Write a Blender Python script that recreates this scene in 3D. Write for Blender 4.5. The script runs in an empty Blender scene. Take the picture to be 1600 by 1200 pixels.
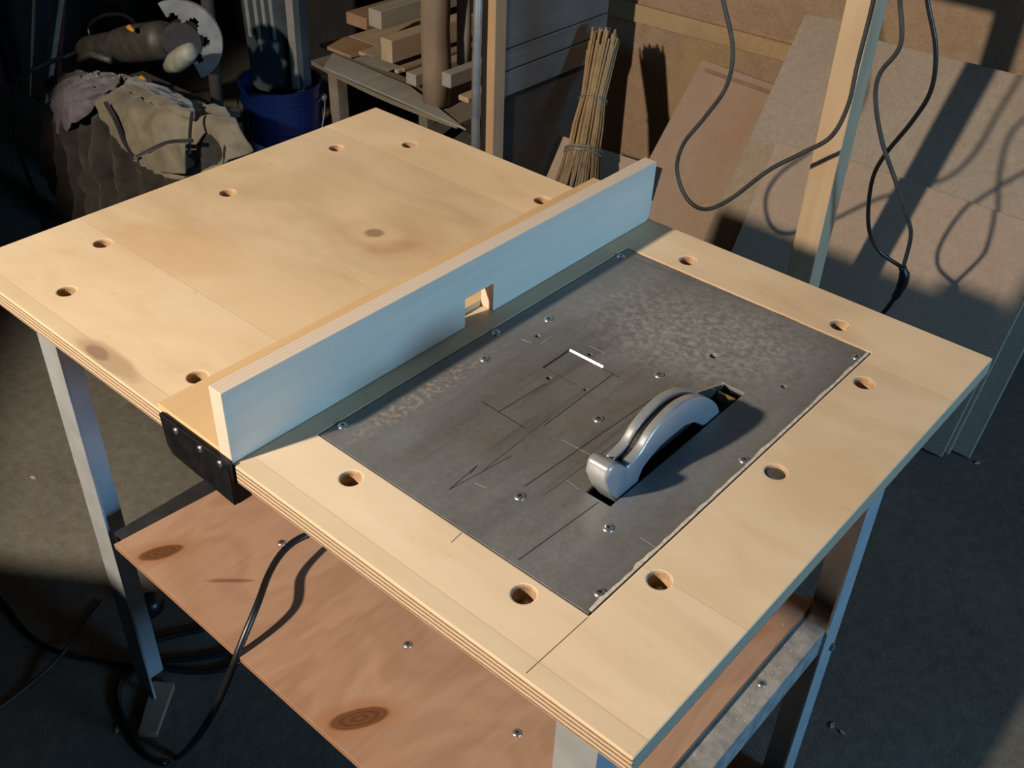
import bpy, bmesh, math, random
from mathutils import Vector, Matrix, noise
random.seed(7)
sc = bpy.context.scene
col = sc.collection
H = 0.86                                    # height of the table top above the floor

# ------------------------------------------------------------------ camera
FPX = 1642.0                                # focal length in pixels of a 1600 x 1200 frame
CAM = Vector((1.2085, -0.4000, 0.6620 + H))
RX = Vector((0.7519, 0.6586, 0.0304)); RY = Vector((0.4143, -0.4361, -0.7989)); RZ = Vector((-0.5129, 0.6132, -0.6007))
cam_d = bpy.data.cameras.new('camera'); cam = bpy.data.objects.new('camera', cam_d); col.objects.link(cam)
cam_d.sensor_width = 36.0; cam_d.lens = 36.0 * FPX / 1600.0; cam_d.clip_start = 0.02
cam.matrix_world = Matrix(((RX.x, -RY.x, -RZ.x, CAM.x), (RX.y, -RY.y, -RZ.y, CAM.y), (RX.z, -RY.z, -RZ.z, CAM.z), (0, 0, 0, 1)))
sc.camera = cam

# ------------------------------------------------------------------ world, lights, exposure
w = bpy.data.worlds.new('world'); sc.world = w; w.use_nodes = True
w.node_tree.nodes['Background'].inputs[0].default_value = (0.25, 0.45, 0.8, 1)
w.node_tree.nodes['Background'].inputs[1].default_value = 0.3
# warm flood lamp of the workshop, high up behind the photographer's left shoulder
ld = bpy.data.lights.new('flood_lamp_light', 'SPOT'); lo = bpy.data.objects.new('flood_lamp_light', ld); col.objects.link(lo)
ld.energy = 455; ld.color = (1.0, 0.855, 0.685); ld.shadow_soft_size = 0.055
ld.spot_size = math.radians(68); ld.spot_blend = 0.2
LAMP = Vector((-0.06, -1.85, 2.16)); lo.location = LAMP
lo.rotation_euler = Vector((0.082, math.cos(math.radians(20)), -math.sin(math.radians(20)))).to_track_quat('-Z', 'Y').to_euler()
# daylight coming in through the window in the right-hand wall
WIN = (4.60, -0.45, 1.95, 1.02, 1.92)       # x, y0, y1, z0, z1
ad = bpy.data.lights.new('window_daylight', 'AREA'); ao = bpy.data.objects.new('window_daylight', ad); col.objects.link(ao)
ad.shape = 'RECTANGLE'; ad.size = WIN[2] - WIN[1] - .08; ad.size_y = WIN[4] - WIN[3] - .08
ad.energy = 290; ad.color = (0.25, 0.59, 1.0)
ao.location = (WIN[0] + .06, (WIN[1] + WIN[2]) / 2, (WIN[3] + WIN[4]) / 2)
ao.rotation_euler = Vector((-1, 0, 0)).to_track_quat('-Z', 'Z').to_euler()
sc.view_settings.view_transform = 'Standard'; sc.view_settings.look = 'None'
sc.view_settings.exposure = 0.0; sc.view_settings.gamma = 1.0; sc.view_settings.use_curve_mapping = False
sc.cycles.use_denoising = True
sc.cycles.max_bounces = 8

# ------------------------------------------------------------------ measuring helpers (pixel of the photo -> point on a plane)
def _ray(px, py): return RX * ((px - 800) / FPX) + RY * ((py - 600) / FPX) + RZ
def at_z(px, py, z): d = _ray(px, py); return CAM + d * ((z - CAM.z) / d.z)
def at_y(px, py, y): d = _ray(px, py); return CAM + d * ((y - CAM.y) / d.y)
def at_x(px, py, x): d = _ray(px, py); return CAM + d * ((x - CAM.x) / d.x)
def at_lean(px, py, y0, k):                 # leaning plane y = y0 + k z
    d = _ray(px, py); return CAM + d * ((y0 + k * CAM.z - CAM.y) / (d.y - k * d.z))

# ------------------------------------------------------------------ mesh helpers
class MB:
    def __init__(s): s.v = []; s.f = []; s.m = []
    def add(s, vs, fs, mi=0):
        n = len(s.v); s.v += [tuple(v) for v in vs]
        for f in fs: s.f.append([n + i for i in f]); s.m.append(mi)
    def box(s, x0, x1, y0, y1, z0, z1, mi=0, sides=None):
        vs = [(x, y, z) for z in (z0, z1) for y in (y0, y1) for x in (x0, x1)]
        fs = [(0, 2, 3, 1), (4, 5, 7, 6), (0, 1, 5, 4), (2, 6, 7, 3), (0, 4, 6, 2), (1, 3, 7, 5)]
        s.add(vs, fs[:2], mi); n = len(s.v) - 8
        for f in fs[2:]: s.f.append([n + i for i in f]); s.m.append(mi if sides is None else sides)
    def hexa(s, lo, hi, mi=0, side=None):   # lo, hi: lists of matching points (convex loop); lo->hi thickness
        n = len(lo); base = len(s.v); s.v += [tuple(v) for v in lo] + [tuple(v) for v in hi]
        s.f.append([base + i for i in reversed(range(n))]); s.m.append(mi)
        s.f.append([base + n + i for i in range(n)]); s.m.append(mi)
        for i in range(n):
            j = (i + 1) % n; s.f.append([base + i, base + j, base + n + j, base + n + i]); s.m.append(mi if side is None else side)
    def tube(s, pts, r, seg=8, cap=True, mi=0):
        pts = [Vector(p) for p in pts]; n = len(pts); base = len(s.v)
        rs = r if isinstance(r, (list, tuple)) else [r] * n
        up = Vector((0, 0, 1)); prev = None
        for i, p in enumerate(pts):
            t = (pts[min(i + 1, n - 1)] - pts[max(i - 1, 0)]).normalized()
            if prev is None:
                a = t.cross(up if abs(t.z) < .9 else Vector((1, 0, 0))).normalized()
            else: a = (prev - t * prev.dot(t)).normalized()
            prev = a; b = t.cross(a)
            for k in range(seg):
                c = 2 * math.pi * k / seg; s.v.append(tuple(p + (a * math.cos(c) + b * math.sin(c)) * rs[i]))
        for i in range(n - 1):
            for k in range(seg):
                q = (k + 1) % seg; s.f.append([base + i * seg + k, base + i * seg + q, base + (i + 1) * seg + q, base + (i + 1) * seg + k]); s.m.append(mi)
        if cap:
            s.f.append([base + k for k in reversed(range(seg))]); s.m.append(mi)
            s.f.append([base + (n - 1) * seg + k for k in range(seg)]); s.m.append(mi)
    def lathe(s, prof, c=(0, 0, 0), ax='z', seg=24, mi=0):   # prof: (radius, height)
        base = len(s.v); n = len(prof); c = Vector(c)
        for r, h in prof:
            for k in range(seg):
                a = 2 * math.pi * k / seg; x, y = r * math.cos(a), r * math.sin(a)
                s.v.append(tuple(c + Vector({'z': (x, y, h), 'x': (h, x, y), 'y': (y, h, x)}[ax])))
        for i in range(n - 1):
            for k in range(seg):
                q = (k + 1) % seg; s.f.append([base + i * seg + k, base + i * seg + q, base + (i + 1) * seg + q, base + (i + 1) * seg + k]); s.m.append(mi)
    def build(s, name, mats, parent=None, bevel=0, smooth=False, loc=None, bseg=2):
        me = bpy.data.meshes.new(name); me.from_pydata(s.v, [], s.f)
        for m in (mats if isinstance(mats, (list, tuple)) else [mats]): me.materials.append(m)
        me.polygons.foreach_set('material_index', s.m)
        bm = bmesh.new(); bm.from_mesh(me); bmesh.ops.recalc_face_normals(bm, faces=bm.faces); bm.to_mesh(me); bm.free()
        if smooth: me.polygons.foreach_set('use_smooth', [True] * len(me.polygons))
        me.update()
        return link(name, me, parent, bevel, loc, bseg)
def link(name, me, parent=None, bevel=0, loc=None, bseg=2):
    o = bpy.data.objects.new(name, me); col.objects.link(o)
    if loc is not None: o.location = loc
    if parent is not None: adopt(o, parent)
    if bevel:
        b = o.modifiers.new('bevel', 'BEVEL'); b.width = bevel; b.segments = bseg; b.limit_method = 'ANGLE'; b.angle_limit = math.radians(40)
        b.harden_normals = False
    return o
def wm(o):
    m = Matrix.LocRotScale(o.location, o.rotation_euler, o.scale)
    return (wm(o.parent) @ o.matrix_parent_inverse @ m) if o.parent else m
def adopt(o, parent): o.parent = parent; o.matrix_parent_inverse = wm(parent).inverted()
def tag(o, label, cat, group=None, kind=None):
    o['label'] = label; o['category'] = cat
    if group: o['group'] = group
    if kind: o['kind'] = kind
    return o
def thing(name, loc, label, cat, group=None):
    o = bpy.data.objects.new(name, None); col.objects.link(o); o.location = loc; o.empty_display_size = .05
    return tag(o, label, cat, group)
def struct(o): o['kind'] = 'structure'; return o
def spline(pts, n=10):                      # Catmull-Rom through points
    pts = [Vector(p) for p in pts]; out = []
    for i in range(len(pts) - 1):
        p0 = pts[max(i - 1, 0)]; p1 = pts[i]; p2 = pts[i + 1]; p3 = pts[min(i + 2, len(pts) - 1)]
        for k in range(n):
            t = k / n
            out.append(.5 * ((2 * p1) + (-p0 + p2) * t + (2 * p0 - 5 * p1 + 4 * p2 - p3) * t * t + (-p0 + 3 * p1 - 3 * p2 + p3) * t ** 3))
    out.append(pts[-1]); return out
def boolean(o, cutter):
    m = o.modifiers.new('cut', 'BOOLEAN'); m.operation = 'DIFFERENCE'; m.solver = 'EXACT'; m.object = cutter
    dg = bpy.context.evaluated_depsgraph_get(); ev = o.evaluated_get(dg)
    me = bpy.data.meshes.new_from_object(ev); o.modifiers.clear(); o.data = me
    bpy.data.objects.remove(cutter)

# ------------------------------------------------------------------ material helpers
class NT:
    def __init__(s, name, rough=.6, metal=0.0, spec=.5):
        s.m = bpy.data.materials.new(name); s.m.use_nodes = True; s.t = s.m.node_tree
        s.b = s.t.nodes['Principled BSDF']; s.b.inputs['Roughness'].default_value = rough; s.b.inputs['Metallic'].default_value = metal
        s.b.inputs['Specular IOR Level'].default_value = spec
        s.tc = s.n('ShaderNodeTexCoord').outputs['Object']
    def n(s, typ, **kw):
        o = s.t.nodes.new(typ)
        for k, v in kw.items(): setattr(o, k, v)
        return o
    def L(s, a, b): s.t.links.new(a, b)
    def val(s, sock, x):
        if hasattr(x, 'links'): s.L(x, sock)
        else: sock.default_value = x
    def math(s, op, a, b=0.0, c=None):
        o = s.n('ShaderNodeMath', operation=op); s.val(o.inputs[0], a); s.val(o.inputs[1], b)
        if c is not None: s.val(o.inputs[2], c)
        return o.outputs[0]
    def scaled(s, sc_, vec=None, off=(0, 0, 0)):
        o = s.n('ShaderNodeMapping'); s.L(vec or s.tc, o.inputs[0]); o.inputs['Scale'].default_value = sc_; o.inputs['Location'].default_value = off; return o.outputs[0]
    def noise(s, vec, scale=5, detail=4, rough=.55, dist=0.0):
        o = s.n('ShaderNodeTexNoise'); s.L(vec, o.inputs['Vector']); o.inputs['Scale'].default_value = scale; o.inputs['Detail'].default_value = detail
        o.inputs['Roughness'].default_value = rough; o.inputs['Distortion'].default_value = dist; return o.outputs['Fac']
    def ramp(s, fac, stops, interp='LINEAR'):
        o = s.n('ShaderNodeValToRGB'); s.L(fac, o.inputs[0]); r = o.color_ramp; r.interpolation = interp
        while len(r.elements) > 1: r.elements.remove(r.elements[-1])
        for i, (p, c) in enumerate(stops):
            e = r.elements[0] if i == 0 else r.elements.new(p)
            e.position = p; e.color = (*c, 1) if len(c) == 3 else c
        return o.outputs[0]
    def mix(s, fac, a, b, mode='MIX'):
        o = s.n('ShaderNodeMix', data_type='RGBA', blend_type=mode); s.val(o.inputs[0], fac)
        for sock, x in ((o.inputs[6], a), (o.inputs[7], b)):
            if hasattr(x, 'links'): s.L(x, sock)
            else: sock.default_value = (*x, 1)
        return o.outputs[2]
    def sep(s, vec=None):
        o = s.n('ShaderNodeSeparateXYZ'); s.L(vec or s.tc, o.inputs[0]); return o.outputs
    def blob(s, cx, cy, rx, ry, wob=0.3, ang=0.0, soft=.35, ns=40):      # 1 inside an irregular ellipse in the object's xy plane
        mp = s.n('ShaderNodeMapping', vector_type='TEXTURE'); s.L(s.tc, mp.inputs[0]); mp.inputs['Location'].default_value = (cx, cy, 0); mp.inputs['Rotation'].default_value = (0, 0, ang)
        mp.inputs['Scale'].default_value = (rx, ry, 1e6)
        ln = s.n('ShaderNodeVectorMath', operation='LENGTH'); s.L(mp.outputs[0], ln.inputs[0])
        d = s.math('ADD', ln.outputs['Value'], s.math('MULTIPLY', s.math('SUBTRACT', s.noise(s.tc, ns, 3), .5), wob * 2))
        mr = s.n('ShaderNodeMapRange', interpolation_type='SMOOTHSTEP'); s.L(d, mr.inputs[0]); mr.inputs[1].default_value = 1 - soft; mr.inputs[2].default_value = 1 + soft
        mr.inputs[3].default_value = 1; mr.inputs[4].default_value = 0; return mr.outputs[0], d
    def color(s, c): s.val(s.b.inputs['Base Color'], c if hasattr(c, 'links') else (*c, 1))
    def rough(s, r): s.val(s.b.inputs['Roughness'], r)
    def bump(s, h, strength=.3, dist=.002):
        o = s.n('ShaderNodeBump'); o.inputs['Strength'].default_value = strength; o.inputs['Distance'].default_value = dist; s.L(h, o.inputs['Height']); s.L(o.outputs[0], s.b.inputs['Normal'])

def simple(name, c, rough=.6, metal=0., var=.25, scale=30, bump=0., spec=.5, var2=.0):
    t = NT(name, rough, metal, spec); f = t.noise(t.tc, scale, 4)
    lo_ = tuple(x * (1 - var) for x in c); hi = tuple(min(1, x * (1 + var)) for x in c)
    t.color(t.ramp(f, [(.3, lo_), (.7, hi)]))
    if bump: t.bump(f, bump)
    return t.m
def wood(name, c1, c2, axis='x', rough=.6, fine=90, spec=.3, dirt=0.0, ring=0.0):
    """long grain along one axis"""
    t = NT(name, rough, 0, spec)
    k = {'x': (.06, 1, 1), 'y': (1, .06, 1), 'z': (1, 1, .06)}[axis]
    v = t.scaled(k); a = t.noise(v, 14, 5, .6, .6); b = t.noise(v, fine, 3, .6)
    f = t.math('ADD', t.math('MULTIPLY', a, .7), t.math('MULTIPLY', b, .3))
    c = t.ramp(f, [(.32, c1), (.68, c2)])
    if dirt: c = t.mix(t.math('MULTIPLY', t.ramp(t.noise(t.tc, 6, 5), [(.4, (0, 0, 0)), (.75, (1, 1, 1))]), dirt), c, tuple(x * .45 for x in c1))
    t.color(c); t.bump(b, .15, .001); return t.m
def ply_edge(name, axis, pitch, light, dark, rough=.7):
    """the stripes of glued plies on a cut edge, across one axis"""
    t = NT(name, rough, 0, .3); s = t.sep(); co = s['xyz'.index(axis)]
    wob = t.math('MULTIPLY', t.math('SUBTRACT', t.noise(t.scaled((25, 25, 25)), 1, 2), .5), pitch * .35)
    ph = t.math('MULTIPLY', t.math('ADD', co, wob), 2 * math.pi / pitch)
    st = t.math('ADD', t.math('MULTIPLY', t.math('SINE', ph), .5), .5)
    gr = t.noise(t.scaled((220, 220, 220)), 1, 4)
    f = t.math('ADD', t.math('MULTIPLY', st, .65), t.math('MULTIPLY', gr, .35))
    t.color(t.ramp(f, [(.25, dark), (.6, light)])); return t.m

# birch veneer of the table top: three veneer sheets, pale, with knots
def mat_birch_top():
    t = NT('birch_table_veneer', .5, 0, .35); s = t.sep()
    v = t.scaled((.45, 1, 1)); a = t.noise(v, 9, 5, .55, 1.4); b = t.noise(t.scaled((.05, 1, 1)), 160, 3, .6); c = t.noise(t.tc, 3.2, 3)
    f = t.math('ADD', t.math('MULTIPLY', a, .45), t.math('ADD', t.math('MULTIPLY', b, .10), t.math('MULTIPLY', c, .45)))
    base = t.ramp(f, [(.35, (.55, .415, .265)), (.5, (.66, .52, .35)), (.65, (.72, .59, .42))])
    # veneer sheets, joined at y = .02, .158 and .572
    for y, k in ((.020, (1.10, 1.10, 1.12)), (.158, (.95, .93, .90)), (.572, (1.10, 1.08, 1.06))):
        g = t.math('GREATER_THAN', s[1], y)
        base = t.mix(g, base, t.mix(1.0, base, k, 'MULTIPLY'))
        ln = t.math('LESS_THAN', t.math('ABSOLUTE', t.math('SUBTRACT', s[1], y)), .0006)
        base = t.mix(t.math('MULTIPLY', ln, .35), base, (.42, .27, .14))
    for cx, cy, rx, ry, ang, colr, am in ((.325, .395, .075, .045, .3, (.56, .37, .21), .45), (.343, .388, .034, .018, .9, (.46, .27, .14), .45), (.302, .398, .036, .030, 0, (.68, .53, .36), .6), (.302, .397, .0125, .0105, .6, (.33, .215, .14), .92), (.305, .014, .055, .013, 0, (.44, .31, .205), .8), (.285, .012, .018, .008, 0, (.30, .20, .14), .9), (.16, .20, .1, .05, .2, (.60, .38, .19), .35), (.965, .36, .05, .06, 0, (.55, .37, .20), .3)):
        m, d = t.blob(cx, cy, rx, ry, .3, ang, .3, 30)
        base = t.mix(t.math('MULTIPLY', m, am), base, colr)
    # dusty smudges and small dark flecks
    fl = t.ramp(t.noise(t.scaled((.5, 1, 1)), 75, 2), [(.70, (0, 0, 0)), (.78, (1, 1, 1))]); base = t.mix(t.math('MULTIPLY', fl, .22), base, (.36, .23, .13))
    t.color(base); t.bump(b, .06, .0006); t.rough(t.ramp(c, [(.3, (.42,) * 3), (.7, (.6,) * 3)])); return t.m
def mat_shelf():
    t = NT('pine_shelf_veneer', .45, 0, .4)
    w1 = t.noise(t.scaled((1.0, .35, 1)), 5, 4, .5, 1.2)
    ring = t.math('SINE', t.math('MULTIPLY', w1, 55)); b = t.noise(t.scaled((1, .08, 1)), 120, 3)
    f = t.math('ADD', t.math('MULTIPLY', ring, .05), t.math('ADD', t.math('MULTIPLY', w1, .6), t.math('MULTIPLY', b, .25)))
    base = t.ramp(f, [(.25, (.31, .175, .108)), (.5, (.40, .245, .158)), (.75, (.46, .295, .20))])
    for cx, cy, rx, ry, ang in ((.168, .082, .030, .012, 1.1), (.580, .086, .036, .014, 1.0), (.85, .52, .03, .012, 1.0)):
        m, d = t.blob(cx, cy, rx * 1.55, ry * 1.8, .3, ang, .45, 22); base = t.mix(t.math('MULTIPLY', m, .6), base, (.30, .125, .05))
        m, d = t.blob(cx, cy, rx, ry, .12, ang, .15, 30)
        rg = t.math('ADD', t.math('MULTIPLY', t.math('SINE', t.math('MULTIPLY', d, 18)), .5), .5)
        base = t.mix(m, base, t.mix(rg, (.10, .04, .018), (.16, .062, .024)))
    m, d = t.blob(.282, .115, .03, .0035, .3, .75, .4, 50); base = t.mix(t.math('MULTIPLY', m, .7), base, (.14, .055, .03))
    t.color(base); t.bump(b, .08, .001); return t.m
def mat_plate():
    t = NT('bare_steel_plate', .45, .3, .5); s = t.sep()
    a = t.noise(t.scaled((1, .25, 1)), 16, 6, .6, .5); g = t.noise(t.tc, 190, 3, .6); p = t.noise(t.tc, 26, 5, .65)
    f = t.math('ADD', t.math('MULTIPLY', a, .65), t.math('MULTIPLY', g, .35))
    base = t.ramp(f, [(.3, (.145, .146, .146)), (.55, (.205, .207, .207)), (.75, (.27, .27, .268))])
    rust = t.ramp(p, [(.50, (0, 0, 0)), (.72, (1, 1, 1))]); base = t.mix(t.math('MULTIPLY', rust, .4), base, (.17, .125, .09))
    st = t.ramp(t.noise(t.scaled((1, .05, 1)), 60, 4, .6), [(.52, (0, 0, 0)), (.68, (1, 1, 1))]); m0, d0 = t.blob(.71, .30, .12, .17, .4, 0, .5, 8)
    base = t.mix(t.math('MULTIPLY', m0, t.math('ADD', t.math('MULTIPLY', st, .45), .15)), base, (.085, .072, .06))
    m, d = t.blob(.735, .50, .115, .085, .45, .2, .6, 9)            # pale speckled patch
    sp = t.ramp(t.noise(t.tc, 120, 4, .7), [(.42, (0, 0, 0)), (.62, (1, 1, 1))])
    base = t.mix(t.math('MULTIPLY', m, t.math('ADD', t.math('MULTIPLY', sp, .5), .12)), base, (.52, .51, .49))
    m, d = t.blob(.588, .20, .012, .10, .5, 0, .5, 30)              # flaking scale beside the fence
    sp2 = t.ramp(t.noise(t.tc, 150, 4, .7), [(.48, (0, 0, 0)), (.60, (1, 1, 1))])
    base = t.mix(t.math('MULTIPLY', m, t.math('MULTIPLY', sp2, .8)), base, (.42, .33, .26))
    t.color(base); t.rough(t.ramp(f, [(.3, (.36,) * 3), (.7, (.56,) * 3)])); t.bump(g, .1, .0006); return t.m
def mat_floor():
    t = NT('dirty_concrete_floor', .85, 0, .3)
    a = t.noise(t.tc, 2.2, 6, .6); b = t.noise(t.tc, 38, 6, .65); c = t.noise(t.tc, 240, 3, .6)
    f = t.math('ADD', t.math('MULTIPLY', a, .4), t.math('ADD', t.math('MULTIPLY', b, .4), t.math('MULTIPLY', c, .2)))
    base = t.ramp(f, [(.3, (.066, .062, .052)), (.5, (.125, .115, .094)), (.7, (.19, .173, .142))])
    sp = t.ramp(t.noise(t.tc, 60, 2), [(.72, (0, 0, 0)), (.78, (1, 1, 1))]); base = t.mix(t.math('MULTIPLY', sp, .5), base, (.30, .27, .22))
    t.color(base); t.bump(f, .7, .008); return t.m
def mat_chip(name, c1, c2, stain=(.25, .14, .07), st=.4, sc_=60):
    t = NT(name, .75, 0, .25); a = t.noise(t.tc, sc_, 5, .7); b = t.noise(t.tc, 4, 5, .6); c = t.noise(t.tc, 190, 2)
    f = t.math('ADD', t.math('MULTIPLY', a, .5), t.math('MULTIPLY', c, .5))
    base = t.ramp(f, [(.35, c1), (.65, c2)])
    base = t.mix(t.math('MULTIPLY', t.ramp(b, [(.48, (0, 0, 0)), (.7, (1, 1, 1))]), st), base, stain)
    t.color(base); t.bump(f, .12, .001); return t.m
def mat_cloth(name, c, var=.35, sc_=14):
    t = NT(name, .9, 0, .15); a = t.noise(t.tc, sc_, 5, .6); wv = t.noise(t.scaled((1, 1, 1)), 500, 2)
    t.color(t.ramp(a, [(.3, tuple(x * (1 - var) for x in c)), (.7, tuple(x * (1 + var) for x in c))])); t.bump(wv, .25, .001)
    t.b.inputs['Sheen Weight'].default_value = .2; return t.m

M = dict(
    top=mat_birch_top(), shelf=mat_shelf(), plate=mat_plate(), floor=mat_floor(),
    top_edge=ply_edge('birch_ply_edge', 'z', .0052, (.60, .46, .31), (.22, .135, .085)),
    shelf_edge=ply_edge('pine_ply_edge', 'z', .004, (.42, .24, .13), (.17, .07, .04)),
    fence=wood('birch_fence_face', (.68, .58, .45), (.80, .70, .56), 'y', .6, 120),
    fence_edge=ply_edge('fence_ply_edge', 'x', .0045, (.66, .56, .46), (.60, .50, .40)),
    base=wood('hardboard_fence_base', (.60, .41, .225), (.68, .485, .28), 'y', .55, 100),
    hole=simple('bored_wood', (.42, .27, .15), .8, 0, .3, 120),
    angle=simple('grey_painted_angle_iron', (.39, .41, .42), .5, .25, .12, 18, .05),
    rail=simple('dusty_angle_iron', (.33, .32, .30), .55, .25, .35, 45, .15),
    dark_iron=simple('blackened_iron', (.035, .037, .04), .5, .3, .3, 30),
    black_iron=simple('black_oxide_bracket', (.013, .013, .014), .42, .35, .45, 60, .25),
    screw=simple('zinc_screw', (.62, .63, .64), .28, .9, .12, 200),
    recess=simple('screw_recess', (.03, .03, .03), .6, .5, .2, 100),
    bolt=simple('dull_bolt_head', (.20, .19, .18), .45, .7, .2, 150),
    alu=simple('cast_aluminium_guard', (.50, .52, .54), .32, .6, .05, 60, .03),
    chrome=simple('bright_lower_guard', (.70, .69, .66), .22, .95, .08, 40),
    blade=simple('shaded_saw_steel', (.010, .010, .0105), .6, .2, .2, 50),  # blackened so the guard groove and slot look shaded
    brass=simple('brass_strip', (.55, .38, .17), .35, .7, .15, 80),
    ink=simple('black_marker', (.022, .022, .024), .6, 0, .2, 100),
    scratch=simple('bright_scratch', (.55, .54, .52), .4, .6, .2, 100),
    putty=simple('pale_putty', (.55, .49, .40), .8, 0, .25, 200, .4),
    rubber=simple('black_rubber_cord', (.010, .010, .011), .35, 0, .2, 40, 0, .6),
    grey_cord=simple('dusty_grey_cord', (.045, .045, .042), .5, 0, .25, 40),
    post=wood('pale_sawn_post', (.52, .36, .21), (.66, .48, .30), 'z', .7, 70, .3, .15),
    rackpost=wood('orange_sawn_post', (0.421, 0.252, 0.132), (0.548, 0.347, 0.189), 'z', .75, 70, .3, .3),
    dusty=wood('dusty_plank', (0.158, 0.132, 0.105), (0.247, 0.211, 0.169), 'x', .85, 60, .2, .4),
    dustyv=wood('dusty_side_board', (.13, .12, .11), (.19, .175, .155), 'y', .85, 60, .2, .4),
    lum_a=wood('pale_lumber', (0.379, 0.285, 0.189), (0.505, 0.390, 0.274), 'y', .8, 80, .2, .2),
    lum_b=wood('brown_lumber', (0.274, 0.174, 0.100), (0.369, 0.247, 0.153), 'y', .8, 80, .2, .3),
    lum_c=wood('grey_lumber', (0.274, 0.252, 0.216), (0.369, 0.347, 0.305), 'y', .85, 80, .2, .3),
    bark=wood('barked_log', (0.211, 0.153, 0.105), (0.327, 0.252, 0.184), 'z', .9, 50, .15, .4),
    pipe=simple('galvanised_pipe', (.34, .35, .35), .45, .6, .2, 25),
    chip_a=mat_chip('chipboard_warm', (0.264, 0.168, 0.101), (0.391, 0.266, 0.173), st=.35),
    chip_b=mat_chip('hardboard_brown', (0.307, 0.206, 0.143), (0.359, 0.251, 0.179), (0.317, 0.168, 0.085), .45, 25),
    chip_c=mat_chip('chipboard_grey', (0.284, 0.232, 0.173), (0.381, 0.308, 0.239), (0.231, 0.164, 0.105), .25),
    chip_d=mat_chip('chipboard_plain', (0.327, 0.241, 0.173), (0.402, 0.304, 0.227), (0.317, 0.206, 0.126), .3),
    osb=mat_chip('stained_particle_wall', (0.264, 0.174, 0.111), (0.381, 0.262, 0.173), (0.381, 0.276, 0.116), .5, 28),
    batten=mat_chip('yellowed_batten', (0.359, 0.251, 0.131), (0.443, 0.317, 0.173), st=.3),
    plaster=simple('shadow_dark_plaster', (0.018, 0.017, 0.017), .9, 0, .4, 6, .3),  # wall colour set darker to carry the shadow at the back
    ceil=simple('dark_ceiling_boards', (.06, .05, .04), .9, 0, .3, 5),
    straw=wood('broom_straw', (.25, .165, .08), (.42, .29, .15), 'z', .75, 140, .25),
    twig=wood('broom_twigs', (.21, .14, .075), (.34, .245, .145), 'z', .8, 140, .25),
    wire=simple('binding_wire', (.22, .22, .23), .55, .4, .2, 90),
    blue=simple('blue_plastic', (.003, .010, .060), .32, 0, .2, 10, 0, .5),
    paper=simple('grimy_label', (.30, .33, .36), .8, 0, .25, 30),
    panel=simple('slate_painted_sheet', (.048, .062, .075), .45, .2, .25, 8),
    panel_l=simple('lamplit_strip', (.20, .185, .165), .6, .1, .25, 15),  # lamplight falling on the panel, put into the colour
    khaki=mat_cloth('khaki_canvas', (.165, .142, .098), .35), mauve=mat_cloth('mauve_grey_cloth', (.12, .105, .125), .35),
    coat=mat_cloth('charcoal_cloth', (.026, .022, .019), .5), trim=mat_cloth('black_trim', (.016, .016, .018), .3),
    tool=simple('grimy_tool_housing', (.045, .042, .036), .55, .1, .35, 30), toolg=simple('grey_green_grip', (.24, .24, .19), .6, 0, .25, 30),
    toolm=simple('scuffed_aluminium', (.58, .60, .62), .32, .8, .2, 25), orange=simple('orange_plastic', (.55, .24, .03), .5, 0, .2, 30),
    crate=wood('dark_crate_board', (.035, .03, .025), (.06, .05, .04), 'x', .85, 60), redp2=simple('reddish_strip_paint', (.24, .13, .08), .7, 0, .25, 30), redp=simple('dull_red_paint', (.17, .035, .025), .6, 0, .3, 20),
    shim=wood('shim_wood', (.20, .15, .10), (.29, .22, .15), 'x', .8), winframe=simple('white_window_paint', (.6, .6, .58), .5, 0, .1, 20),
    dust=simple('pale_sawdust', (.42, .36, .27), .95, 0, .2, 300, .5),
)
g = NT('window_glass', .03, 0, .5); g.color((.9, .95, 1)); g.b.inputs['Transmission Weight'].default_value = 1; M['glass'] = g.m

# ================================================================== THE ROOM
X0, X1, Y0, Y1, Z1 = -2.7, 4.60, -3.2, 2.15, 2.75
def wallbox(name, a, mat): b = MB(); b.box(*a); return struct(b.build(name, mat))
wallbox('floor', (X0 - .2, X1 + .2, Y0 - .2, Y1 + .2, -.12, 0), M['floor'])
wallbox('ceiling', (X0 - .2, X1 + .2, Y0 - .2, Y1 + .2, Z1, Z1 + .12), M['ceil'])
wallbox('wall_back', (X0, X1, Y1 + .002, Y1 + .15, 0, Z1), M['plaster'])
wallbox('wall_left', (X0 - .15, X0, Y0, Y1 + .15, 0, Z1), M['plaster'])
wallbox('wall_front', (X0, X1, Y0 - .15, Y0, 0, Z1), M['plaster'])
b = MB(); wx, wy0, wy1, wz0, wz1 = WIN
b.box(wx, wx + .15, Y0, wy0, 0, Z1); b.box(wx, wx + .15, wy1, Y1 + .15, 0, Z1); b.box(wx, wx + .15, wy0, wy1, 0, wz0); b.box(wx, wx + .15, wy0, wy1, wz1, Z1)
struct(b.build('wall_right', M['plaster']))
b = MB(); e = .04
b.box(wx + .03, wx + .09, wy0, wy0 + e, wz0, wz1); b.box(wx + .03, wx + .09, wy1 - e, wy1, wz0, wz1)
b.box(wx + .03, wx + .09, wy0 + e, wy1 - e, wz0, wz0 + e); b.box(wx + .03, wx + .09, wy0 + e, wy1 - e, wz1 - e, wz1)
wf = struct(b.build('window_1', M['winframe']))
b = MB(); b.box(wx + .075, wx + .079, wy0 + e, wy1 - e, wz0 + e, wz1 - e); b.build('pane', M['glass'], wf)

# ================================================================== THE SAW TABLE
W_, D_ = 1.0, .68                           # table top size
TT = .022
PU0, PU1, PV0, PV1 = .5605, .8936, .0847, .5936
table = thing('saw_table', (.5, .34, 0), 'plywood saw table with inset steel plate, grey angle iron legs and brown shelf', 'table')
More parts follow.
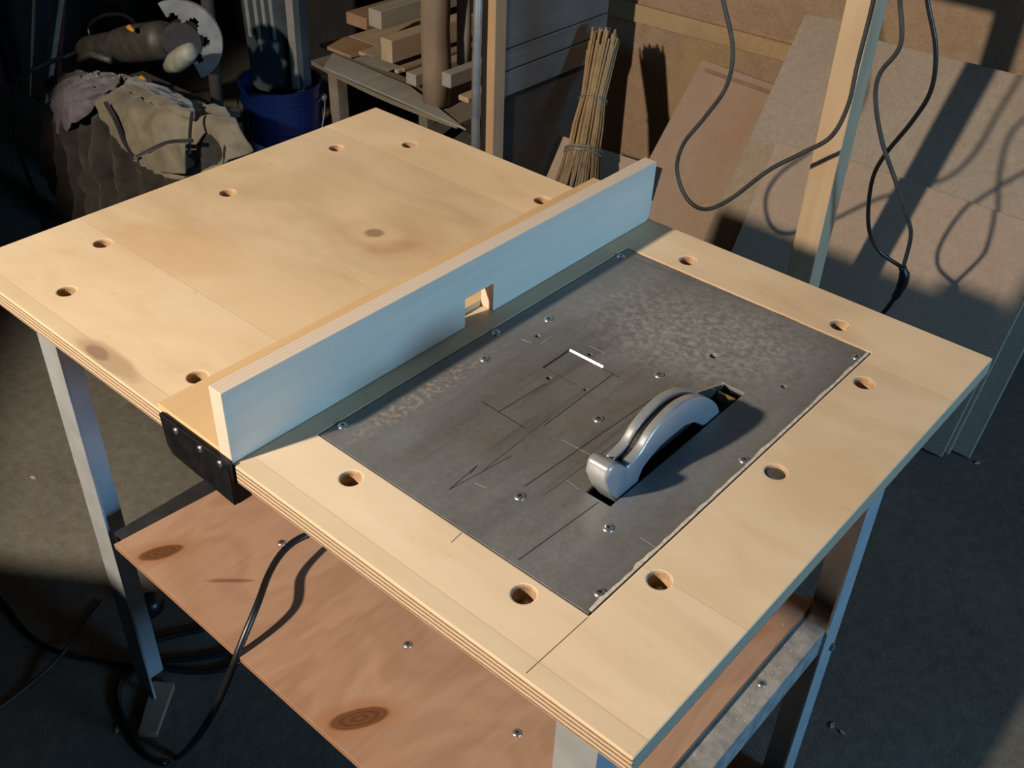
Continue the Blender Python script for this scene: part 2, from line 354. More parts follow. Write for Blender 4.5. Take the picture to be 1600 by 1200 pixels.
# --- table top with bored holes and the pocket for the plate
b = MB(); b.box(0, W_, 0, D_, H - TT, H, 0, 1)
top = b.build('tabletop', [M['top'], M['top_edge'], M['hole']], table)
hole_px = [(526, 231), (640, 226), (356, 301), (160, 380), (104, 455), (308, 589), (847, 313), (548, 747), (818, 928), (1030, 906), (1212, 737), (1350, 598), (1312, 508), (1075, 407)]
holes = [at_z(x, y, H) for x, y in hole_px]
c = MB()
for i, h in enumerate(holes):
    n = 20; r = .0098; ti = Vector((random.uniform(-.002, .002), random.uniform(-.002, .002), 0))
    rim = [h + Vector((math.cos(k * 2 * math.pi / n) * r * 1.13, math.sin(k * 2 * math.pi / n) * r * 1.13, .001)) for k in range(n)]
    mid = [h + Vector((math.cos(k * 2 * math.pi / n) * r, math.sin(k * 2 * math.pi / n) * r, -.0025)) for k in range(n)]
    bot = [h + ti + Vector((math.cos(k * 2 * math.pi / n) * r * .95, math.sin(k * 2 * math.pi / n) * r * .95, -.017)) for k in range(n)]
    base = len(c.v); c.v += [tuple(p) for p in bot + mid + rim]
    c.f.append([base + k for k in reversed(range(n))]); c.f.append([base + 2 * n + k for k in range(n)]); c.m += [0, 0]
    for l in range(2):
        for k in range(n):
            q = (k + 1) % n; c.f.append([base + l * n + k, base + l * n + q, base + (l + 1) * n + q, base + (l + 1) * n + k]); c.m.append(0)
boolean(top, c.build('hole_cutter', M['hole']))
c = MB(); c.box(PU0 - .0008, PU1 + .0015, PV0 - .001, PV1 + .001, H - .006, H + .01); boolean(top, c.build('pocket_cutter', M['hole']))
c = MB(); c.box(PU0 + .03, PU1 - .03, PV0 + .03, PV1 - .03, H - .04, H + .01); boolean(top, c.build('pocket_cutter', M['hole']))
bv = top.modifiers.new('bevel', 'BEVEL'); bv.width = .0016; bv.segments = 2; bv.limit_method = 'ANGLE'; bv.angle_limit = math.radians(60)
b = MB(); b.lathe([(0, .0045), (.0045, .0045), (.006, .0035), (.0062, 0)], seg=12)
for k in range(2): pass
bolt_me = None
for i, h in enumerate(holes):
    zb = H - .017 if i != 10 else H - .0062
    if bolt_me is None: o = b.build('bolt_head', M['bolt'], table, smooth=True, loc=(h.x, h.y, zb)); bolt_me = o.data
    else: o = link('bolt_head', bolt_me, table, loc=(h.x, h.y, zb))
    if i == 10: o.scale = (1.5, 1.5, 1)
# --- steel plate
PT = .0045; ZP = H - .0006
b = MB(); b.box(PU0, PU1, PV0, PV1, ZP - PT, ZP)
plate = b.build('steel_plate', M['plate'], table)
c = MB(); SW = (.647, .694, .3217, .3675); c.box(SW[0], SW[1], SW[2], SW[3], ZP - .02, ZP + .02)
SL = (.8015, .8305, .1985, .4325); c.box(SL[0], SL[1], SL[2], SL[3], ZP - .02, ZP + .02)
for x, y, r in ((1115, 555, .0045), (1225, 603, .0034), (922, 553, .0028), (858, 590, .003), (840, 524, .0032), (915, 608, .0022)):
    p = at_z(x, y, H); c.lathe([(0, -.02), (r, -.02), (r, .02), (0, .02)], (p.x, p.y, ZP), seg=12)
cut = c.build('plate_cutter', M['plate']); boolean(plate, cut)
bv = plate.modifiers.new('bevel', 'BEVEL'); bv.width = .0006; bv.segments = 2; bv.limit_method = 'ANGLE'; bv.angle_limit = math.radians(60)
b = MB(); b.box(.62, .80, .12, .55, H - .030, H - .0062); b.build('saw_shoe', M['plate'], table, .001)
b = MB(); b.box(.795, .840, .18, .46, H - .11, H - .030); b.box(.795, .8008, .18, .46, H - .030, H - .0062); b.box(.8312, .840, .18, .46, H - .030, H - .0062); b.box(.8008, .8312, .18, .1965, H - .030, H - .0062); b.build('dark_saw_housing', M['blade'], table)  # near-black housing added below so the slot reads as shade
# insert just below the square window of the plate and a bright sliver added behind it, tilted to glint in lamplight
b = MB(); b.box(SW[0] + .0012, SW[1] - .0003, SW[2] + .0003, SW[3] - .0003, ZP - .006, ZP - .0008); b.build('window_insert', M['plate'], plate)
b = MB(); b.hexa([(SW[0] + .001, SW[3] - .0022, ZP - .002), (SW[0] + .001, SW[3], ZP - .002), (SW[0] + .001, SW[3], ZP + .0012)], [(SW[1], SW[3] - .0022, ZP - .002), (SW[1], SW[3], ZP - .002), (SW[1], SW[3], ZP + .0012)]); b.build('glint_edge', M['screw'], plate)
# putty that fills the joint along the right-hand edge of the plate
b = MB(); n = 60; lo_, hi_ = [], []
for k in range(n + 1):
    y = PV0 + .004 + (PV1 - PV0 - .006) * k / n
    wv = .0022 + .0028 * max(0, noise.noise(Vector((y * 34, 0, 3)))) + .002 * noise.noise(Vector((y * 120, 1, 0)))
    wv = max(.0008, wv)
    lo_.append((PU1 - wv, y)); hi_.append((PU1 + .0004, y))
for k in range(n):
    z0, z1 = ZP - .003, ZP + .0011
    q = [lo_[k], hi_[k], hi_[k + 1], lo_[k + 1]]
    b.hexa([(x, y, z0) for x, y in q], [(x, y, z1) for x, y in q])
b.build('putty_joint', M['putty'], plate)
# screws
def screw_mesh(name, r):
    b = MB(); b.lathe([(0, .0012), (r * .55, .0014), (r * .9, .0006), (r, -.0006)], seg=16)
    return b
screw_me = {}
def screw(p, parent, r=.0052, name='screw', n=Vector((0, 0, 1)), rot=0.0):
    key = round(r, 4)
    if key not in screw_me:
        b = screw_mesh('screw', r); o = b.build(name, [M['screw'], M['recess']], parent, smooth=True, loc=p)
        bb = MB(); k = r * .36; bb.box(-k, k, -r * .13, r * .13, .0004, .00155); bb.box(-r * .13, r * .13, -k, k, .0004, .00156)
        s = bb.build('cross_recess', M['recess'], None, loc=p); screw_me[key] = (o.data, s.data)
    else:
        o = link(name, screw_me[key][0], parent, loc=p); s = link('cross_recess', screw_me[key][1], None, loc=p)
    q = Vector((0, 0, 1)).rotation_difference(n) @ Matrix.Rotation(rot, 3, 'Z').to_quaternion()
    o.rotation_mode = 'XYZ'; o.rotation_euler = q.to_euler(); s.rotation_euler = q.to_euler()
    if parent is None or parent.parent is None: adopt(s, o)
    else: adopt(s, parent)                  # never a fourth level
    return o
for x, y in ((967, 400), (857, 499), (773, 519), (757, 561), (535, 665), (1030, 586), (935, 655), (812, 776), (950, 825), (940, 928), (1165, 720), (1343, 560)):
    p = at_z(x, y, ZP); p.z = ZP + .0003
    p.x = min(p.x, PU1 - .007); p.y = min(max(p.y, PV0 + .007), PV1 - .007); p.x = max(p.x, PU0 + .0062)
    screw(p, plate, .0056, rot=random.uniform(0, 1.5))
# marker lines and scratches drawn on the plate
def lines(name, segs, wid, mat, z, parent):
    for (xa, ya), (xb, yb), *k in segs:
        b = MB(); A, B = at_z(xa, ya, z), at_z(xb, yb, z); d = (B - A); d.z = 0
        nn = Vector((-d.y, d.x, 0)).normalized() * wid * (k[0] if k else 1)
        q = [A - nn, A + nn, B + nn, B - nn]; b.hexa([(v.x, v.y, z - .0001) for v in q], [(v.x, v.y, z + .00012) for v in q])
        b.build(name, mat, parent)
lines('marker_line', [((820, 760), (1018, 624)), ((752, 627), (822, 670)), ((780, 643), (852, 600)), ((850, 665), (960, 583)), ((810, 875), (935, 785)), ((702, 765), (745, 728), .8), ((702, 765), (800, 712), .7), ((745, 728), (735, 740), .8), ((640, 590), (800, 480), .5), ((980, 400), (1280, 515), .45), ((755, 735), (860, 652), .5), ((848, 775), (990, 672), .45), ((940, 575), (968, 590), .8), ((870, 560), (890, 545), .6)], .0005, M['ink'], ZP, plate)
lines('scratch', [((815, 530), (830, 536)), ((845, 537), (862, 525)), ((920, 540), (945, 552)), ((878, 687), (925, 712), .8), ((1000, 840), (1040, 865), .6), ((742, 755), (760, 762)), ((885, 750), (905, 765), .6)], .0004, M['scratch'], ZP, plate)
lines('pencil_line', [((918, 965), (822, 1052)), ((722, 832), (705, 848))], .0003, M['ink'], H, top)
# --- the blade guard of the saw that hangs under the plate
guard = None
def gp(pts, x): return [(q.y, q.z) for q in (at_x(a / 4.616 + 880, c_ / 4.616 + 560, x) for a, c_ in pts)]
outer = [(340, 1020), (310, 900), (330, 810), (375, 760), (460, 785), (560, 680), (640, 550), (740, 430), (850, 330), (960, 280), (1050, 290), (1110, 330), (1130, 380)]
inner = [(1010, 490), (950, 465), (880, 490), (780, 570), (700, 640), (640, 710), (580, 790), (550, 860)]
XR = .8285
prof_o = gp(outer, XR); prof_i = gp(inner, XR)
def strip_prism(b, x0, x1, top_, bot_):     # a solid between an upper and a lower outline of equal count
    n = len(top_)
    for i in range(n - 1):
        q = [top_[i], top_[i + 1], bot_[i + 1], bot_[i]]
        b.hexa([(x0, y, z) for y, z in q], [(x1, y, z) for y, z in q])
def resample(pts, n):
    P = spline([Vector((y, z, 0)) for y, z in pts], 16); d = [0]
    for i in range(1, len(P)): d.append(d[-1] + (P[i] - P[i - 1]).length)
    out = []
    for k in range(n):
        t = d[-1] * k / (n - 1); i = 1
        while i < len(d) - 1 and d[i] < t: i += 1
        f = (t - d[i - 1]) / max(1e-9, d[i] - d[i - 1]); p = P[i - 1].lerp(P[i], f); out.append((p.x, p.y))
    return out
GZ = H - .012
def outline_cheek(x0, x1, with_nose):
    o_ = prof_o[4:] if not with_nose else prof_o
    up = resample(o_, 40); lo__ = list(reversed(prof_i))
    lo_pts = [(up[0][0] + .002, GZ)] + [(lo__[0][0], GZ)] + lo__ + [(up[-1][0], GZ)]
    poly = up + list(reversed(lo_pts)); 
    bm = bmesh.new(); vs = [bm.verts.new((x0, y, z)) for y, z in poly]; f = bm.faces.new(vs)
    r = bmesh.ops.extrude_face_region(bm, geom=[f]); bmesh.ops.translate(bm, vec=(x1 - x0, 0, 0), verts=[v for v in r['geom'] if isinstance(v, bmesh.types.BMVert)])
    bmesh.ops.recalc_face_normals(bm, faces=bm.faces); me = bpy.data.meshes.new('guard_cheek'); bm.to_mesh(me); bm.free(); return me
def cheek(x0, x1, nose, name):
    me = outline_cheek(x0, x1, nose); me.materials.append(M['alu'])
    o = link(name, me, None, .0022, bseg=3); me.polygons.foreach_set('use_smooth', [True] * len(me.polygons)); return o
XL = .8035
g1 = cheek(.8190, XR, False, 'blade_guard'); adopt(g1, table); guard = g1
g2 = cheek(XL, .8130, False, 'guard_cheek'); adopt(g2, guard)
# nose block joining both cheeks
npro = [(.2005, H + .0105)] + prof_o[1:5] + [(prof_o[4][0] + .006, prof_o[4][1] - .004), (prof_i[-1][0] - .004, GZ), (.216, GZ)]
bm = bmesh.new(); vs = [bm.verts.new((XL, y, z)) for y, z in npro]; f = bm.faces.new(vs)
r_ = bmesh.ops.extrude_face_region(bm, geom=[f]); bmesh.ops.translate(bm, vec=(XR - XL, 0, 0), verts=[v for v in r_['geom'] if isinstance(v, bmesh.types.BMVert)])
bmesh.ops.recalc_face_normals(bm, faces=bm.faces); me = bpy.data.meshes.new('guard_nose'); bm.to_mesh(me); bm.free(); me.materials.append(M['alu'])
me.polygons.foreach_set('use_smooth', [True] * len(me.polygons))
nose = link('guard_nose', me, guard, .0035, bseg=4)
up_ = resample(prof_o[4:], 40); b = MB()
strip_prism(b, .8120, .8200, [(y + (.0015 if i < 3 else 0), z - .0048) for i, (y, z) in enumerate(up_)], [(y, min(z - .008, H + .004)) for y, z in up_])
b.build('guard_gap_shade', M['blade'], guard)  # near-black web fills the groove in place of its shadow
b = MB(); b.lathe([(0, .0), (.092, .0), (.092, .002), (0, .002)], (.815, .315, H - .055), 'x', 48); b.build('saw_blade', M['blade'], guard)
# bright retracted lower guard seen in the far end of the slot
b = MB(); yA, yB = .372, .4285
b.hexa([(.8035, yA, H - .006), (.8035, yB, H - .012), (.8035, yB, H + .0005), (.8035, yA, H + .020)], [(.806, yA, H - .006), (.806, yB, H - .012), (.806, yB, H + .0005), (.806, yA, H + .020)])
b.build('lower_guard', M['chrome'], guard)
b = MB(); b.hexa([(.806, yA, H - .010), (.8295, yA, H - .010), (.8295, yB - .006, H - .016), (.806, yB - .006, H - .016)], [(.806, yA, H - .008), (.8295, yA, H - .008), (.8295, yB - .006, H - .014), (.806, yB - .006, H - .014)])
b.build('guard_floor', M['blade'], guard)
b = MB(); b.box(.808, .828, yB - .012, yB - .009, H - .012, H - .002); b.build('stop_strip', M['brass'], guard)
# --- legs of angle iron (outer corner, directions of the two flanges)
def angle_v(cx, cy, sx, sy, z0, z1, w=.046, t=.004):
    b = MB(); pts = [(0, 0), (w, 0), (w, t), (t, t), (t, w), (0, w)]
    q = [(cx + sx * x, cy + sy * y) for x, y in pts]; b.hexa([(x, y, z0) for x, y in q], [(x, y, z1) for x, y in q]); return b
LEG = [(.020, .058, 1, 1), (.936, .058, -1, 1), (.020, .634, 1, -1), (.940, .655, -1, -1)]
for i, (cx, cy, sx, sy) in enumerate(LEG):
    angle_v(cx, cy, sx, sy, .012 if i == 0 else 0, H - TT, .046).build('leg', M['angle'], table, .0006)
# --- shelf and its rails
ZS = .42
b = MB(); lp = [(.105, .046), (.902, .040), (.902, .632), (.150, .632)]
b.hexa([(x, y, ZS - .009) for x, y in lp], [(x, y, ZS) for x, y in lp], 0, 1); shelf = b.build('shelf', [M['shelf'], M['shelf_edge']], table, .0012)
for x, y in ((440, 848), (637, 1007), (808, 1145)):
    p = at_z(x, y, ZS); p.z = ZS + .0003; screw(p, shelf, .0062, rot=random.uniform(0, 1.5))
t = .004; w = .050; zr = ZS - .009
def rail_y(xo, s, y0, y1):                  # outer vertical flange at xo, top flange inward (s)
    b = MB(); pr = [(0, 0), (s * w, 0), (s * w, -t), (s * t, -t), (s * t, -w), (0, -w)]
    b.hexa([(xo + x, y0, zr + z) for x, z in pr], [(xo + x, y1, zr + z) for x, z in pr]); return b
r1 = rail_y(.9355, -1, .063, .6505).build('shelf_rail', M['rail'], table, .0006)
r2 = rail_y(.076, 1, .063, .629).build('shelf_rail', M['dark_iron'], table, .0006)
p = at_z(1190, 1068, zr); p.z = zr + .0003; screw(p, r1, .0062)
b = MB(); 
p = at_x(1298, 1010, .940); b.lathe([(.0065, 0), (.006, .0045), (.003, .006), (0, .006)], (0, 0, 0), 'x', 6)
b.build('bolt_head', M['bolt'], r1, loc=(.940, p.y, p.z))
# crumbs of sawdust on the rail and the shelf
b = MB(); rr = random.Random(3)
for k in range(200):
    if rr.random() < .55: x, y, z = rr.gauss(.915, .009), rr.gauss(.47, .03), zr
    elif rr.random() < .6: x, y, z = rr.uniform(.903, .932), rr.uniform(.25, .58), zr
    else: x, y, z = rr.gauss(.868, .012), rr.gauss(.585, .016), ZS
    if z == zr: x = min(max(x, .9035), .933)
    s = rr.uniform(.0004, .0012); a = rr.uniform(0, 3)
    q = [(x + s * math.cos(a + i * 1.57) * (1.6 if i % 2 else .7), y + s * math.sin(a + i * 1.57) * (1.6 if i % 2 else .7)) for i in range(4)]
    b.hexa([(u, v, z) for u, v in q], [(u, v, z + s * .6) for u, v in q])
dust = b.build('sawdust', M['dust']); tag(dust, 'pale sawdust crumbs on the shelf rail and shelf corner', 'sawdust', kind='stuff')

# ================================================================== THE FENCE
FU0, FU1, FV1, FH = .5165, .5355, .677, .0825
fence = thing('rip_fence', (.5, .3, H), 'plywood rip fence standing across the table top with a square notch', 'saw fence')
n0, n1, nh = .319, .3655, .0370
poly = [(0.0, 0), (n0, 0), (n0, nh), (n1, nh), (n1, 0), (FV1 - .006, 0), (FV1, .006), (FV1 + .002, FH), (0.0, FH)]
b = MB(); bm = bmesh.new(); vs = [bm.verts.new((FU0, y, H + .0004 + z)) for y, z in poly]; f = bm.faces.new(vs)
r_ = bmesh.ops.extrude_face_region(bm, geom=[f]); bmesh.ops.translate(bm, vec=(FU1 - FU0, 0, 0), verts=[v for v in r_['geom'] if isinstance(v, bmesh.types.BMVert)])
bmesh.ops.recalc_face_normals(bm, faces=bm.faces); bm.normal_update()
for f in bm.faces: f.material_index = 0 if abs(f.normal.x) > .9 else 1
me = bpy.data.meshes.new('fence_board'); bm.to_mesh(me); bm.free(); me.materials.append(M['fence']); me.materials.append(M['fence_edge'])
fb = link('fence_board', me, fence, .0008)
b = MB(); b.box(.414, FU0, .0005, .712, H + .0003, H + .0078); b.build('fence_base', M['base'], fence, .0008)
br = MB(); pr = [(.426, H + .0055), (.5375, H + .0055), (.5375, H - .048), (.437, H - .042), (.430, H - .033)]
br.hexa([(x, -.0065, z) for x, z in pr], [(x, -.0010, z) for x, z in pr])
bk = br.build('end_bracket', M['black_iron'], fence, .0012)
b = MB(); b.hexa([(.5335, -.0012, H - .022), (.5335, -.0012, H - .048), (.5335, .014, H - .048), (.5335, .014, H - .0225)], [(.5375, -.0012, H - .022), (.5375, -.0012, H - .048), (.5375, .014, H - .048), (.5375, .014, H - .0225)])
b.build('bracket_flange', M['black_iron'], bk)
for x, y in ((271, 655), (308, 678), (340, 704)):
    p = at_y(x, y, -.0065); p.y = -.0068; p.z = min(p.z, H - .002); screw(p, bk, .0042, n=Vector((0, -1, 0)), rot=.6)

# ================================================================== CORDS AROUND THE TABLE, SHIM
def cord(name, pts, r, mat, n=10, seg=8):
    b = MB(); b.tube(spline(pts, n), r, seg); return b.build(name, mat, smooth=True)
zf = .0055
def F(x, y, z=zf): return at_z(x, y, z)
pts = [at_y(640, 800, .36), at_y(560, 808, .30), at_y(482, 835, .225), at_y(447, 857, .185), at_y(422, 893, .145), at_y(402, 945, .095), at_z(373, 1016, ZS + .006), at_y(356, 1062, .026), at_y(332, 1115, .004), at_y(306, 1155, -.008), F(280, 1182, .012), F(252, 1192), F(222, 1172), F(195, 1130), F(184, 1090), F(190, 1062), F(215, 1042), F(245, 1033), F(300, 1030), F(360, 1019), F(420, 1000)]
o = cord('power_cord', pts, .0050, M['rubber']); tag(o, 'black power cord hanging from under the saw table over the shelf edge onto floor', 'cord')
o = cord('floor_cord', [F(-30, 900), F(10, 945), F(45, 990), F(90, 1018), F(140, 1030), F(200, 1039), F(250, 1044), F(300, 1050), F(350, 1046), F(380, 1030)], .0048, M['rubber']); tag(o, 'black cord lying on the floor at the left, running behind the leg', 'cord')
o = cord('floor_cord', [F(238, 1002), F(275, 992), F(320, 982), F(380, 960)], .0048, M['rubber']); tag(o, 'short stretch of black cord on floor under the shelf behind the leg', 'cord')
o = cord('floor_cord', [F(-20, 1120, .004), F(40, 1075, .004), F(90, 1030, .014), F(125, 985, .004), F(160, 940, .004)], .0032, M['grey_cord']); tag(o, 'thin grey cord lying diagonally across the dark floor at far left', 'cord')
b = MB(); q = [F(262, 1152, 0), F(217, 1152, 0), F(228, 1105, 0), F(252, 1074, 0), F(275, 1074, 0)]
q = [F(217, 1152, 0), F(246, 1152, 0), F(274, 1074, 0), F(240, 1070, 0)]
b.hexa([(v.x, v.y, 0) for v in q], [(v.x, v.y, .0115) for v in q]); o = b.build('wooden_shim', M['shim'], bevel=.001); tag(o, 'flat wooden shim lying under the left front table leg', 'shim')
b = MB(); p = F(237, 952, .0); b.lathe([(0, 0), (.022, 0), (.026, .012), (.022, .030), (.010, .036), (0, .036)], (p.x, p.y, 0), seg=16)
o = b.build('cable_plug', M['rubber'], smooth=True); tag(o, 'round black plug lying on the floor behind the left table leg', 'plug')

# ================================================================== POSTS AND BEAM BEHIND THE TABLE
YP = 1.494; px0_, px1_ = at_y(1322, 0, YP).x, at_y(1369, 0, YP).x; pd = at_x(1388, 0, px1_).y
b = MB(); b.box(px0_, px1_, YP, pd, 0, Z1); o = b.build('wooden_post', M['post'], bevel=.002); tag(o, 'pale upright sawn post with hanging cables, behind the table on the right', 'post')
S_ = at_y(1530, 17, 2.13); zb0 = LAMP.z + (S_.z - LAMP.z) * (pd + .001 - LAMP.y) / (S_.y - LAMP.y)
b = MB(); b.box(-.05, X1, pd + .001, pd + .046, zb0, zb0 + .17); o = b.build('wooden_beam', M['post'], bevel=.002); tag(o, 'horizontal sawn beam fixed to the pale post above the leaning sheets', 'beam')

# ================================================================== SHEETS LEANING AGAINST THE BACK WALL
def sheet(name, px, y0, k, th, mat, label, ground=False, zmin=None):
    """a board in the leaning plane y = y0 + k z, seen outline given, th thick towards the wall"""
    q = [at_lean(x, y, y0, k) for x, y in px]
    n = Vector((0, 1, -k)).normalized() * th
    b = MB(); b.hexa(q, [v + n for v in q]); o = b.build(name, mat, bevel=.0015); tag(o, label, 'board', 'sheets leaning on the back wall'); return o
def rect(name, x0, x1, z1, y0, k, th, mat, label, z1b=None, x0b=None):
    """a full sheet that stands on the floor: x range, top height(s), foot at y0, lean k"""
    z1b = z1 if z1b is None else z1b; xb = x0 if x0b is None else x0b
    zz = k * th / math.sqrt(1 + k * k) + .0005
    q = [(xb, y0 + k * zz, zz), (x1, y0 + k * zz, zz), (x1, y0 + k * z1b, z1b), (x0, y0 + k * z1, z1)]
    n = Vector((0, 1, -k)).normalized() * th
    b = MB(); b.hexa(q, [tuple(Vector(v) + n) for v in q]); o = b.build(name, mat, bevel=.0015); tag(o, label, 'board', 'sheets leaning on the back wall'); return o
def lean(px, py, y0, k): v = at_lean(px, py, y0, k); return v.x, v.z
k = .6
def quad(name, tl, tr, bl, br, y0, th, mat, label):
    """a leaning sheet whose side edges run on from the given points down to the floor"""
    TL, TR, BL, BR = (lean(*p, y0, k) for p in (tl, tr, bl, br)); zz = k * th / math.sqrt(1 + k * k) + .0005
    fl = lambda T, B: (T[0] + (B[0] - T[0]) * (T[1] - zz) / (T[1] - B[1]), zz)
    pts = [fl(TL, BL), fl(TR, BR), TR, TL]; q = [(x, y0 + k * z, z) for x, z in pts]
    n = Vector((0, 1, -k)).normalized() * th; b = MB(); b.hexa(q, [tuple(Vector(v) + n) for v in q]); o = b.build(name, mat, bevel=.0015); tag(o, label, 'board', 'sheets leaning on the back wall'); return o
xl, zl = lean(1330, 250, 1.62, k); xs_, _ = lean(1262, 330, 1.62, k)
rect('chipboard_sheet', xs_, .80, zl, 1.62, k, .013, M['chip_d'], 'low plain chipboard sheet right of the pale post, foremost of the stack', zl - .006)
_, zl2 = lean(1385, 66, 1.639, k)
rect('chipboard_sheet', xs_ - .03, .84, zl2, 1.639, k, .013, M['chip_c'], 'grey chipboard sheet standing right behind the low plain sheet', zl2 + .008)
quad('chipboard_offcut', (1213, 222), (1300, 248), (1160, 350), (1250, 380), 1.600, .012, M['chip_d'], 'small plain offcut leaning left of the pale post foot')
quad('chipboard_sheet', (1258, 22), (1345, 36), (1110, 350), (1262, 400), 1.657, .012, M['chip_c'], 'tall greyish sheet with a slanting left edge just left of the pale post')
quad('hardboard_sheet', (1097, 93), (1262, 150), (1010, 255), (1180, 350), 1.685, .012, M['chip_b'], 'brown hardboard sheet with a worn upper edge between broom and pale post')
q = [at_lean(x, y, 1.677, k) for x, y in ((1103, 106), (1245, 155), (1243, 161), (1101, 112))]; nn = Vector((0, 1, -k)).normalized() * .005
b = MB(); b.hexa(q, [v + nn for v in q]); o = b.build('hardboard_strip', M['redp2'], bevel=.0008); tag(o, 'thin reddish strip along the worn upper edge of the brown hardboard', 'strip')
quad('chipboard_offcut', (880, 213), (1012, 256), (852, 280), (990, 330), 1.58, .012, M['chip_d'], 'low pale offcut standing behind the straw broom')
b = MB(); b.box(-.80, 1.6, 2.13, 2.1495, 0, 1.9); o = b.build('particle_sheet', M['osb'], bevel=.001); tag(o, 'large stained particle board upright against the back wall', 'board', 'sheets leaning on the back wall')
# yellowed batten across the particle board
A = [at_y(x, y, 2.117) for x, y in ((930, 18), (1300, 116), (1300, 88), (930, -10))]
b = MB(); b.hexa(A, [v + Vector((0, .013, 0)) for v in A]); o = b.build('wall_batten', M['batten'], bevel=.001); tag(o, 'yellowish horizontal batten across the particle board at the top', 'batten')
# narrow dark board on the floor right of the stack, black bar behind
b = MB(); q = [at_z(1385, 672, .0), at_z(1473, 711, .0)]; x0_, x1_ = q[0].x, q[1].x
rect('narrow_board', .66, .792, .17, 1.60, k, .012, M['chip_c'], 'narrow dark board standing on the floor beside the right end of the sheets')
b = MB(); b.tube([at_z(1567, 578, .0) + Vector((0, 0, .013)), at_y(1598, 490, 2.08), at_y(1650, 330, 2.10)], .016, 10); o = b.build('black_pipe', M['rubber'], smooth=True); tag(o, 'black pipe leaning in the corner at the right edge', 'pipe')

# ================================================================== HANGING CABLES
yc = 1.41
c1 = [at_y(1122, -60, yc), at_y(1130, 0, yc), at_y(1145, 75, yc), at_y(1135, 135, yc), at_y(1100, 185, yc), at_y(1068, 225, yc), at_y(1058, 265, yc), at_y(1072, 308, yc), at_y(1100, 327, yc), at_y(1140, 312, yc), at_y(1200, 267, yc), at_y(1252, 240, yc), at_y(1298, 214, yc), at_y(1325, 165, yc), at_y(1340, 100, yc), at_y(1365, 0, yc), at_y(1375, -60, yc)]
o = cord('hanging_cable', c1, .0044, M['grey_cord']); tag(o, 'grey cable hanging in a wide loop left of the pale post', 'cable')
def strand(px): return [at_y(x, y, v) for x, y, v in px]
o = cord('hanging_cable', strand([(1403, -60, 1.39), (1406, 0, 1.395), (1407, 70, 1.40), (1375, 115, 1.41), (1368, 155, 1.42), (1378, 220, 1.435), (1400, 285, 1.46), (1418, 340, 1.50), (1423, 370, 1.525), (1412, 415, 1.562)]), .0043, M['grey_cord']); tag(o, 'left strand of the two twisted cables hanging right of the pale post', 'cable')
o = cord('hanging_cable', strand([(1446, -60, 1.385), (1449, 0, 1.39), (1462, 75, 1.40), (1455, 140, 1.41), (1425, 190, 1.43), (1382, 243, 1.455), (1362, 285, 1.48), (1357, 350, 1.515), (1372, 390, 1.54), (1408, 417, 1.566)]), .0043, M['rubber']); tag(o, 'right strand of the two twisted cables hanging right of the pale post', 'cable')
plug = [at_y(1410, 417, 1.565), at_y(1413, 432, 1.57), at_y(1406, 452, 1.575), at_y(1392, 474, 1.58), at_y(1370, 505, 1.585), at_y(1350, 560, 1.585)]
b = MB(); b.tube(spline(plug, 4), [.008] * 3 + [.011] * 5 + [.009] * 3 + [.005] * 10, 8); o = b.build('cable_joint', M['rubber'], smooth=True); tag(o, 'taped black joint where the two twisted cables meet', 'cable joint')

# ================================================================== BROOM
bt, bb_ = at_lean(946, 48, 1.395, .77), at_lean(905, 285, 1.39, .77)
broom = thing('straw_broom', (bb_.x, bb_.y, 0), 'besom broom of pale straw standing against the boards behind the fence', 'broom')
foot = bb_ + (bb_ - bt) * ((bb_.z - .003) / (bt.z - bb_.z)); foot.y -= .01
def lerp(a, b_, t_): return a + (b_ - a) * t_
ax_ = bt - foot
def pt(t_, a, r): # point on broom at fraction t from foot, angle, radius
    u = ax_.normalized(); e1 = u.cross(Vector((0, 1, 0))).normalized(); e2 = u.cross(e1)
    return foot + ax_ * t_ + (e1 * math.cos(a) + e2 * math.sin(a)) * r
tt = lambda px, py: max(0, min(1, ((at_lean(px, py, 1.39, .77) - foot).dot(ax_.normalized())) / ax_.length))
t1, t2 = tt(932, 157), tt(915, 243)
rr = random.Random(5)
b = MB()
for i in range(150):
    a = rr.uniform(0, 6.28); r0 = math.sqrt(rr.random()); e_ = rr.uniform(.93, 1.0)
    b.tube([pt(t2 - .05, a, r0 * .046), pt((t1 + t2) / 2, a, r0 * .042), pt(t1, a, r0 * .033), pt(lerp(t1, 1, .5), a + .1, r0 * .038), pt(e_, a + .15, r0 * .041)], rr.uniform(.0022, .0038), 5)
o = b.build('straw_bundle', M['straw'], broom); o['kind'] = 'stuff'
b = MB()
for i in range(520):
    a = rr.uniform(0, 6.28); r0 = math.sqrt(rr.random()); e_ = rr.uniform(.0, .06)
    b.tube([pt(t2 + .02, a, r0 * .046), pt(t2 - .05, a + rr.uniform(-.1, .1), r0 * .054), pt(max(t2 * .55, e_), a + rr.uniform(-.15, .15), r0 * .085), pt(e_, a + rr.uniform(-.2, .2), r0 * .10)], rr.uniform(.0012, .0022), 4)
o = b.build('twig_brush', M['twig'], broom); o['kind'] = 'stuff'
for t_, r in ((t1, .0370), (t2, .0500), (t2 + .012, .0495)):
    b = MB(); b.tube([pt(t_ + rr.uniform(-.002, .002), a * .3142, r) for a in range(21)], .0026, 6); b.build('binding_wire', M['wire'], broom)

